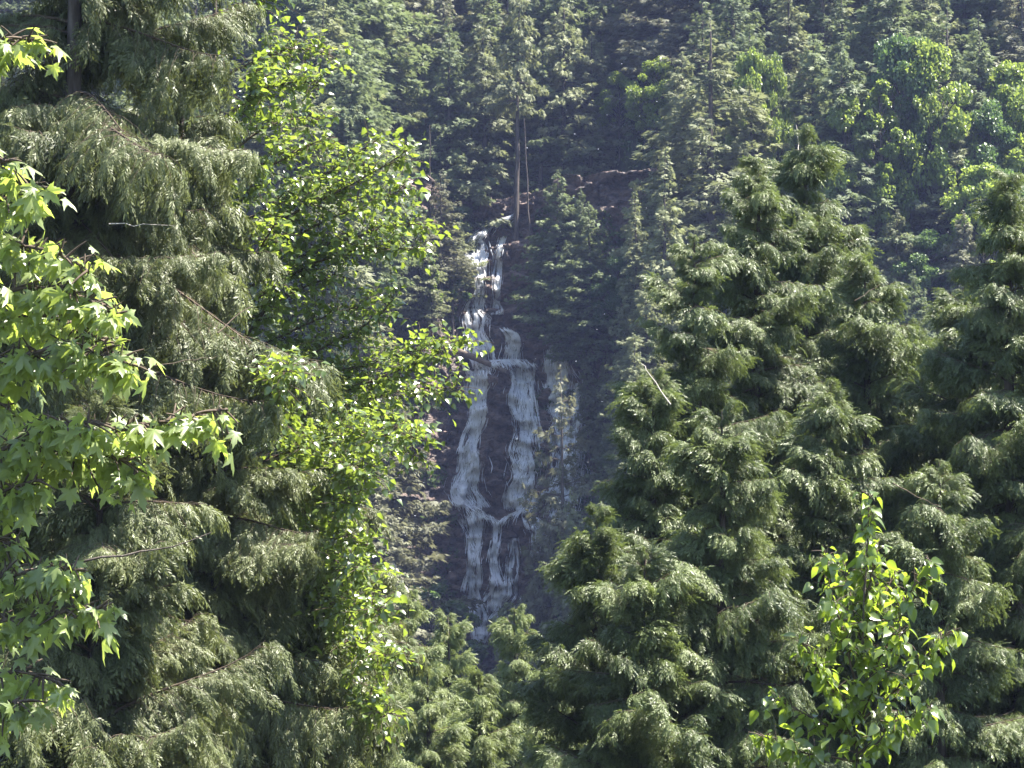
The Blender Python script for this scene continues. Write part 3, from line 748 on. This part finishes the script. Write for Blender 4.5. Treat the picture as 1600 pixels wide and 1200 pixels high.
YOUNG = [
 cedar(638, 925, 80, 2.0, 'y', 'young cedar at the bottom, below the bleached trunk', .27),
 cedar(704, 962, 84, 1.4, 'y', 'young pointed cedar just left of the foot of the waterfall', .24),
 cedar(808, 948, 82, 1.5, 'y', 'young cedar just right of the foot of the waterfall', .27),
 cedar(588, 985, 76, 1.9, 'y', 'young cedar at the bottom beside the leafy tree', .27),
 cedar(866, 1015, 75, 1.6, 'y', 'young cedar at the bottom next to the shaded cedar', .27),
 cedar(752, 1060, 72, 1.8, 'y', 'lowest young cedar in front of the foot of the waterfall', .27),
 cedar(668, 1050, 70, 1.7, 'y', 'young cedar in front of the one below the bleached trunk', .27),
]
def dead(tree, pts, depth, r=.03, mat=None):
    r *= .6
    base = np.array(tree.location); P = [at(a, b, depth+.25*k) for k, (a, b) in enumerate(pts)]
    tube_obj('dead_branch', P, r, r*.35, mat or M_DEAD, tree, base, .015, 8, 5)
L0, L1, L2, L3 = LEFT[0], LEFT[1], LEFT[2], LEFT[3]
dead(L0, [(170, 350), (215, 352), (272, 353)], 46.5, .020); dead(L2, [(130, 877), (200, 868), (260, 855), (330, 832)], 43.6, .035, M_BARK)
dead(L3, [(235, 572), (300, 562), (340, 556)], 47.2, .018, M_TWIG); dead(L3, [(340, 520), (365, 498), (395, 478)], 47.2, .025, M_TWIG)
dead(RIGHT[3], [(1048, 632), (1030, 608), (1012, 580), (1002, 568)], 56.8, .026); dead(RIGHT[0], [(1250, 268), (1248, 240), (1247, 215), (1244, 195)], 66, .03)
dead(RIGHT[5], [(1335, 470), (1360, 455), (1378, 443)], 60.6, .016, M_TWIG); dead(RIGHT[11], [(1395, 755), (1430, 775), (1470, 790)], 53, .022, M_TWIG)

# ------------------------------------------------------------------ broadleaf trees close by
def maple_template(seed):
    r = np.random.default_rng(seed); pts = []
    lobes = [(-108, .52), (-52, .86), (0, 1.0), (52, .86), (108, .52)]; sin_ = [.30, .40, .40, .30]
    pts.append((-165, .12))
    for k, (a, ln) in enumerate(lobes):
        ln *= r.uniform(.9, 1.1); pts += [(a-15, ln*.66), (a-7, ln*.72), (a, ln), (a+7, ln*.74), (a+16, ln*.64)]
        if k < 4: pts.append(((a+lobes[k+1][0])/2, sin_[k]))
    pts.append((165, .12))
    v = [[.0, 0, 0.03]]
    for a, q in pts:
        x, y = q*math.cos(math.radians(a)), q*math.sin(math.radians(a)); wv = .07*math.cos(math.radians(a*3.4))
        v.append([x, y, -.30*q*q-.18*abs(y)+wv*q+r.normal(0, .015)])
    n = len(pts); f = [[0, k, k+1] for k in range(1, n)]
    v = np.array(v)*.62
    b = len(v); v = np.concatenate([v, [[0, .012, 0], [0, -.012, 0], [-.38, 0, .12]]]); f.append([b, b+1, b+2])
    return v+np.array([.38, 0, -.12]), np.array(f)
def ovate_template(seed, wd=.40, pet=.3, lite=False):
    r = np.random.default_rng(seed); xs = np.array([0, .10, .30, .55, .78, 1.0]); ws = np.array([0, .72, 1.0, .82, .45, 0])*wd
    zc = -.30*xs**2*r.uniform(.6, 1.5); v, f = [], []
    for x, q, z in zip(xs, ws, zc):
        tw = r.normal(0, .03); v += [[x, -q, z+.30*q+tw], [x, 0, z], [x, q, z+.30*q-tw]]
    for k in range(5):
        a = 3*k; f += [[a, a+1, a+4, a+3], [a+1, a+2, a+5, a+4]]
    if lite:
        return np.array([v[q] for q in (1, 6, 7, 8, 12, 13, 14, 16)])+np.array([pet, 0, -.06]), np.array([[0, 1, 2], [0, 2, 3], [1, 4, 2], [4, 5, 2], [2, 5, 6], [2, 6, 3], [4, 7, 5], [5, 7, 6]])
    b = len(v); v += [[0, .014, 0], [0, -.014, 0], [-pet, 0, .06], [-pet, .01, .06]]; f.append([b, b+1, b+2, b+3])
    return np.array(v)+np.array([pet, 0, -.06]), np.array(f)
def leafy_tree(name, label, base, limbs, templates, mat, leaf, twig_gap, twig_len, per_twig, droop, cat='tree', bark=None, up=.25, lite=None, nbias=(0, -.12, 1.)):
    """limbs: list of (points Nx3 world, r0, r1, first fraction with twigs)"""
    e = thing(name, base, label, cat); base = np.array(base); bark = bark or M_TWIG
    P, D, Nn = [], [], []
    tw = MB()
    for k, (pts, r0, r1, f0) in enumerate(limbs):
        pts = np.array(pts, float); t = np.concatenate([[0], np.cumsum(np.linalg.norm(np.diff(pts, axis=0), axis=1))]); Lg = t[-1]
        n = max(5, int(Lg/.35)); tt = np.linspace(0, Lg, n); Q = np.stack([np.interp(tt, t, pts[:, c]) for c in range(3)], -1)
        for _ in range(2): Q[1:-1] = .25*Q[:-2]+.5*Q[1:-1]+.25*Q[2:]
        Q[1:-1] += rng.normal(0, .02, (n-2, 3))
        mb = MB(); mb.tube(Q-base, np.linspace(r0, r1, n), 7); link('trunk' if k == 0 else 'limb', mb.mesh('limb', M_BARK if k == 0 else bark, True), e)
        if f0 >= 1: continue
        m = int(Lg*(1-f0)/twig_gap)
        for s in np.linspace(f0*Lg, Lg, max(2, m)):
            p = np.array([np.interp(s, tt, Q[:, c]) for c in range(3)]); q = np.array([np.interp(min(s+.1, Lg), tt, Q[:, c])-np.interp(max(s-.1, 0), tt, Q[:, c]) for c in range(3)]); q /= np.linalg.norm(q)+1e-9
            tl = twig_len*rng.uniform(.35, 1.15)*(1.1-.5*s/Lg)
            d = q*.55+rng.normal(0, .62, 3)+[0, 0, up]; d /= np.linalg.norm(d)
            w = np.linspace(0, 1, 5); tp = p+np.outer(w*tl, d)+np.outer(-.16*tl*w**2, [0, 0, 1.]); tw.tube(tp-base, np.linspace(.007, .003, 5)*(leaf/.13), 4)
            nl = max(2, int(per_twig*tl/twig_len+rng.random())); ws = np.linspace(.2, 1, nl)
            lp = p+np.outer(ws*tl, d)+np.outer(-.16*tl*ws**2, [0, 0, 1.])
            ld = d*.45+rng.normal(0, .75, (nl, 3))*[1, 1, .5]+[0, 0, -droop]
            P.append(lp); D.append(ld); Nn.append(rng.normal(0, .42, (nl, 3))+np.where(rng.random((nl, 1)) < .55, np.array([nbias]), np.array([[.05, .2, 1.]]))+.25*ld)
    link('twigs', tw.mesh('twigs', bark), e)['kind'] = 'stuff'
    P, D, Nn = map(np.concatenate, (P, D, Nn)); n = len(P); Fr = frames(D, Nn); sz = leaf*rng.uniform(.5, 1.22, n)
    # the leaves that show largest become parts of their own
    area = sz**2*np.abs(Fr[:, 1, 2])/P[:, 1]**2
    px = np.array([project(p) for p in P]); ins = (px[:, 0] > 0) & (px[:, 0] < 1600) & (px[:, 1] > 0) & (px[:, 1] < 1200)
    front = P[:, 1] < np.quantile(P[:, 1], .6)
    order = np.argsort(-(area*np.where(ins, 1, .01)*np.where(front, 1, .2))); big = order[:300]; rest = order[300:]
    tid = rng.integers(0, len(templates), n)
    meshes = [mk_mesh('leaf', tv, [tf], [mat]) for tv, tf in templates]
    for i in big:
        M = np.eye(4); M[:3, :3] = Fr[i]*sz[i]; M[:3, 3] = P[i]-base
        o = link('leaf', meshes[tid[i]], e); o.matrix_basis = Matrix(M.tolist())
    if len(rest):
        mb = MB()
        for k, (tv, tf) in enumerate(lite or templates):
            s = rest[tid[rest] == k]; mb.stamp(tv, tf, Fr[s]*sz[s][:, None, None], P[s]-base)
        link('foliage', mb.mesh('foliage', mat), e)['kind'] = 'stuff'
    print(name, 'leaves', n)
    return e
def line(depths, *pts):
    d = np.linspace(depths[0], depths[1], len(pts)); return [at(a, b, q) for (a, b), q in zip(pts, d)]

# bigleaf maple at the left edge
MT = [maple_template(s) for s in range(4)]
mx0 = at(-190, 600, 39)[0]
lim = [([[mx0, 39, -.2], [mx0+.1, 39.1, 5], [mx0, 39.2, 10], [mx0+.2, 39.1, 15]], .24, .10, 1.0)]
for dep, pts in (
    ((39, 37.6), ((-190, 420), (-60, 350), (20, 300), (60, 285))), ((39, 37.4), ((-190, 470), (-60, 410), (40, 375), (100, 395), (140, 425))),
    ((39, 37.0), ((-190, 520), (-60, 470), (60, 450), (130, 460), (185, 490))), ((39, 37.3), ((-190, 560), (-40, 500), (80, 490), (150, 520), (190, 560))),
    ((39, 36.9), ((-190, 640), (-60, 580), (60, 545), (140, 545), (205, 570))), ((39, 37.8), ((-190, 660), (-50, 600), (40, 560), (110, 535), (160, 530))),
    ((39, 37.0), ((-190, 800), (-60, 760), (40, 735), (130, 690), (220, 665), (300, 650), (355, 640))), ((39, 37.5), ((-190, 800), (-40, 750), (60, 720), (130, 705), (190, 705), (215, 735))),
    ((39, 37.1), ((-190, 790), (-60, 730), (20, 690), (80, 665), (150, 660))), ((39, 37.8), ((-190, 830), (-50, 790), (20, 770), (60, 750))),
    ((39, 37.2), ((-190, 980), (-60, 930), (20, 895), (75, 880), (125, 890))), ((39, 37.0), ((-190, 1040), (-60, 990), (20, 965), (80, 950), (165, 950))),
    ((39, 37.4), ((-190, 1130), (-80, 1080), (-10, 1050), (40, 1040), (90, 1065))), ((39, 37.2), ((-190, 1190), (-80, 1130), (0, 1090), (40, 1095))),
    ((39, 37.6), ((-190, 150), (-80, 90), (0, 60), (55, 62))), ((39, 37.8), ((-190, 350), (-80, 290), (-20, 260), (15, 250))),
    ((39, 38.2), ((-190, 880), (-80, 850), (-10, 830), (30, 850))), ((39, 38.4), ((-190, 600), (-80, 580), (-20, 610), (15, 640)))):
    lim.append((line(dep, *pts), .05, .010, .42))
leafy_tree('maple_tree', 'broadleaf maple with large lobed bright green leaves at the left edge', (mx0, 39, 0), lim, MT, M_MAPLE, .42, .045, .55, 3.0, 1.1, nbias=(.40, -.55, .65))

# leafy tree between the left cedars and the waterfall
OT = [ovate_template(s, .40) for s in range(4)]
lim = [(line((56, 56), (395, 1180), (385, 1000), (372, 800), (362, 600), (352, 400), (342, 200), (336, 60), (334, -60)), .15, .04, 1.0)]
al = [((334, 40), (380, 20), (440, -20)), ((340, 130), (400, 90), (460, 66), (515, 84)), ((342, 190), (400, 140), (455, 120), (500, 135)), ((345, 260), (400, 200), (460, 175), (500, 190)),
      ((347, 300), (420, 260), (470, 230), (515, 215)), ((350, 370), (430, 320), (500, 280), (560, 240), (585, 222)), ((352, 400), (440, 340), (530, 300), (600, 260), (640, 232)),
      ((355, 440), (440, 380), (520, 340), (590, 310), (640, 290)), ((355, 470), (450, 410), (540, 370), (620, 350), (672, 350)), ((358, 500), (450, 430), (540, 390), (600, 385), (655, 390)),
      ((358, 520), (430, 470), (500, 440), (540, 415)), ((360, 580), (440, 520), (520, 490), (580, 470)), ((360, 610), (450, 570), (540, 530), (600, 490), (620, 462)),
      ((362, 640), (460, 600), (560, 570), (620, 560), (680, 535)), ((364, 680), (470, 640), (570, 600), (650, 570), (700, 545), (728, 530)), ((364, 700), (470, 660), (570, 625), (650, 605), (715, 605)),
      ((366, 730), (460, 680), (540, 650), (600, 640), (640, 690), (655, 715)), ((366, 740), (460, 700), (540, 680), (590, 680), (650, 685)), ((370, 790), (450, 750), (520, 730), (580, 740)),
      ((372, 840), (440, 800), (510, 780), (560, 790)), ((374, 880), (440, 840), (510, 830), (575, 850)), ((376, 930), (450, 890), (520, 880), (570, 890)), ((380, 1000), (460, 960), (530, 945), (590, 955)),
      ((382, 1040), (470, 1010), (550, 1000), (610, 1030)), ((340, 160), (300, 110), (270, 80)), ((350, 350), (390, 300), (410, 250)), ((355, 450), (400, 400), (430, 350)), ((360, 560), (410, 500), (440, 440)),
      ((345, 230), (390, 170), (400, 110)), ((365, 700), (420, 640), (450, 570)), ((352, 380), (300, 330), (260, 290)), ((358, 480), (300, 440), (270, 420)), ((390, 1090), (470, 1070), (540, 1090), (600, 1120)), ((385, 1050), (430, 1010), (470, 1040))]
for k, pts in enumerate(al):
    low = k in range(17, 24) or k in (29, 32, 33)
    lim.append((line((56, (49.5 if low else 56)+rng.uniform(-2.2, 1.2)), *pts), .035, .006, .22))
leafy_tree('leafy_tree', 'tall tree with small glossy bright leaves reaching towards the waterfall', (lim[0][0][0][0], 56, 0), lim, OT, M_ALDER, .15, .032, .95, 9, .35, lite=[ovate_template(s, .42, .3, True) for s in range(4)], nbias=(.2, -.3, .9))

# young poplar, lower right
PT = [ovate_template(s+10, .34, .35) for s in range(4)]
bx = at(1335, 600, 34)[0]
lim = [([[bx, 34, -.2]]+line((34, 34), (1335, 1150), (1345, 1000), (1352, 880), (1358, 775)), .035, .006, .18)]
for dep, pts in (((34, 33.4), ((1340, 1080), (1310, 980), (1295, 900), (1290, 862))), ((34, 33.5), ((1340, 1100), (1390, 1000), (1420, 930), (1448, 868))), ((34, 33.3), ((1340, 1130), (1420, 1060), (1460, 1020), (1482, 988))),
    ((34, 33.4), ((1340, 1120), (1290, 1060), (1265, 1020), (1250, 1000))), ((34, 33.6), ((1338, 1150), (1270, 1120), (1230, 1100), (1205, 1090))), ((34, 33.2), ((1340, 1140), (1370, 1070), (1390, 1020), (1405, 985))),
    ((34, 34.6), ((1345, 1020), (1375, 950), (1395, 910), (1400, 890))), ((34, 34.5), ((1345, 1000), (1325, 930), (1318, 880))), ((34, 33.3), ((1338, 1180), (1400, 1130), (1430, 1110), (1455, 1100))),
    ((34, 33.4), ((1338, 1170), (1310, 1110), (1300, 1060), (1280, 1040))), ((34, 33.2), ((1337, 1190), (1240, 1170), (1190, 1150))), ((34, 33.2), ((1337, 1190), (1380, 1150), (1400, 1120))), ((34, 34.3), ((1350, 940), (1365, 890), (1372, 850)))):
    lim.append((line(dep, *pts), .016, .004, .25))
leafy_tree('poplar_sapling', 'young poplar with drooping yellow-green leaves at the lower right', (bx, 34, 0), lim, PT, M_POPLAR, .155, .032, .32, 3.6, .9, nbias=(.35, -.4, .8))

# ------------------------------------------------------------------ drifting seed fluff
def fluff():
    n = 130; mb = MB(); Pp = []
    for _ in range(n):
        Y = rng.uniform(90, 250); Pp.append(at(rng.uniform(560, 1500), rng.uniform(80, 1000), Y))
    Pp = np.array(Pp)
    tv = np.array([[1, 0, 0], [-1, 0, 0], [0, 1, 0], [0, -1, 0], [0, 0, 1], [0, 0, -1.]])
    tf = np.array([[0, 2, 4], [2, 1, 4], [1, 3, 4], [3, 0, 4], [2, 0, 5], [1, 2, 5], [3, 1, 5], [0, 3, 5]])
    mb.stamp(tv, tf, np.eye(3)[None]*(rng.uniform(.010, .028, n)*Pp[:, 1]/150)[:, None, None], Pp)
    return link('seed_fluff', mb.mesh('seed_fluff', M_WATER))
tag(fluff(), 'white seed fluff drifting in front of the dark forest', None, None, 'stuff')

# ------------------------------------------------------------------ haze
def haze():
    m, t, out = newmat('haze'); v = t.nodes.new('ShaderNodeVolumePrincipled')
    v.inputs['Color'].default_value = (*HAZE_COLOR, 1); v.inputs['Density'].default_value = HAZE_DENSITY; v.inputs['Anisotropy'].default_value = 0.1
    t.links.new(v.outputs[0], out.inputs['Volume'])
    x, y0, y1, z0, z1 = 905., -255., 1505., float(GZ.min())-1, 440.
    z0 = min(z0, -1.)
    vv = [[-x, y0, z0], [x, y0, z0], [x, y1, z0], [-x, y1, z0], [-x, y0, z1], [x, y0, z1], [x, y1, z1], [-x, y1, z1]]
    ff = np.array([[0, 3, 2, 1], [4, 5, 6, 7], [0, 1, 5, 4], [1, 2, 6, 5], [2, 3, 7, 6], [3, 0, 4, 7]])
    return link('haze', mk_mesh('haze', vv, [ff], [m]))
tag(haze(), 'thin blue valley haze', None, None, 'stuff')
print('GZ', GZ.min(), GZ.max(), 'tris', sum(len(m.polygons) for m in bpy.data.meshes))
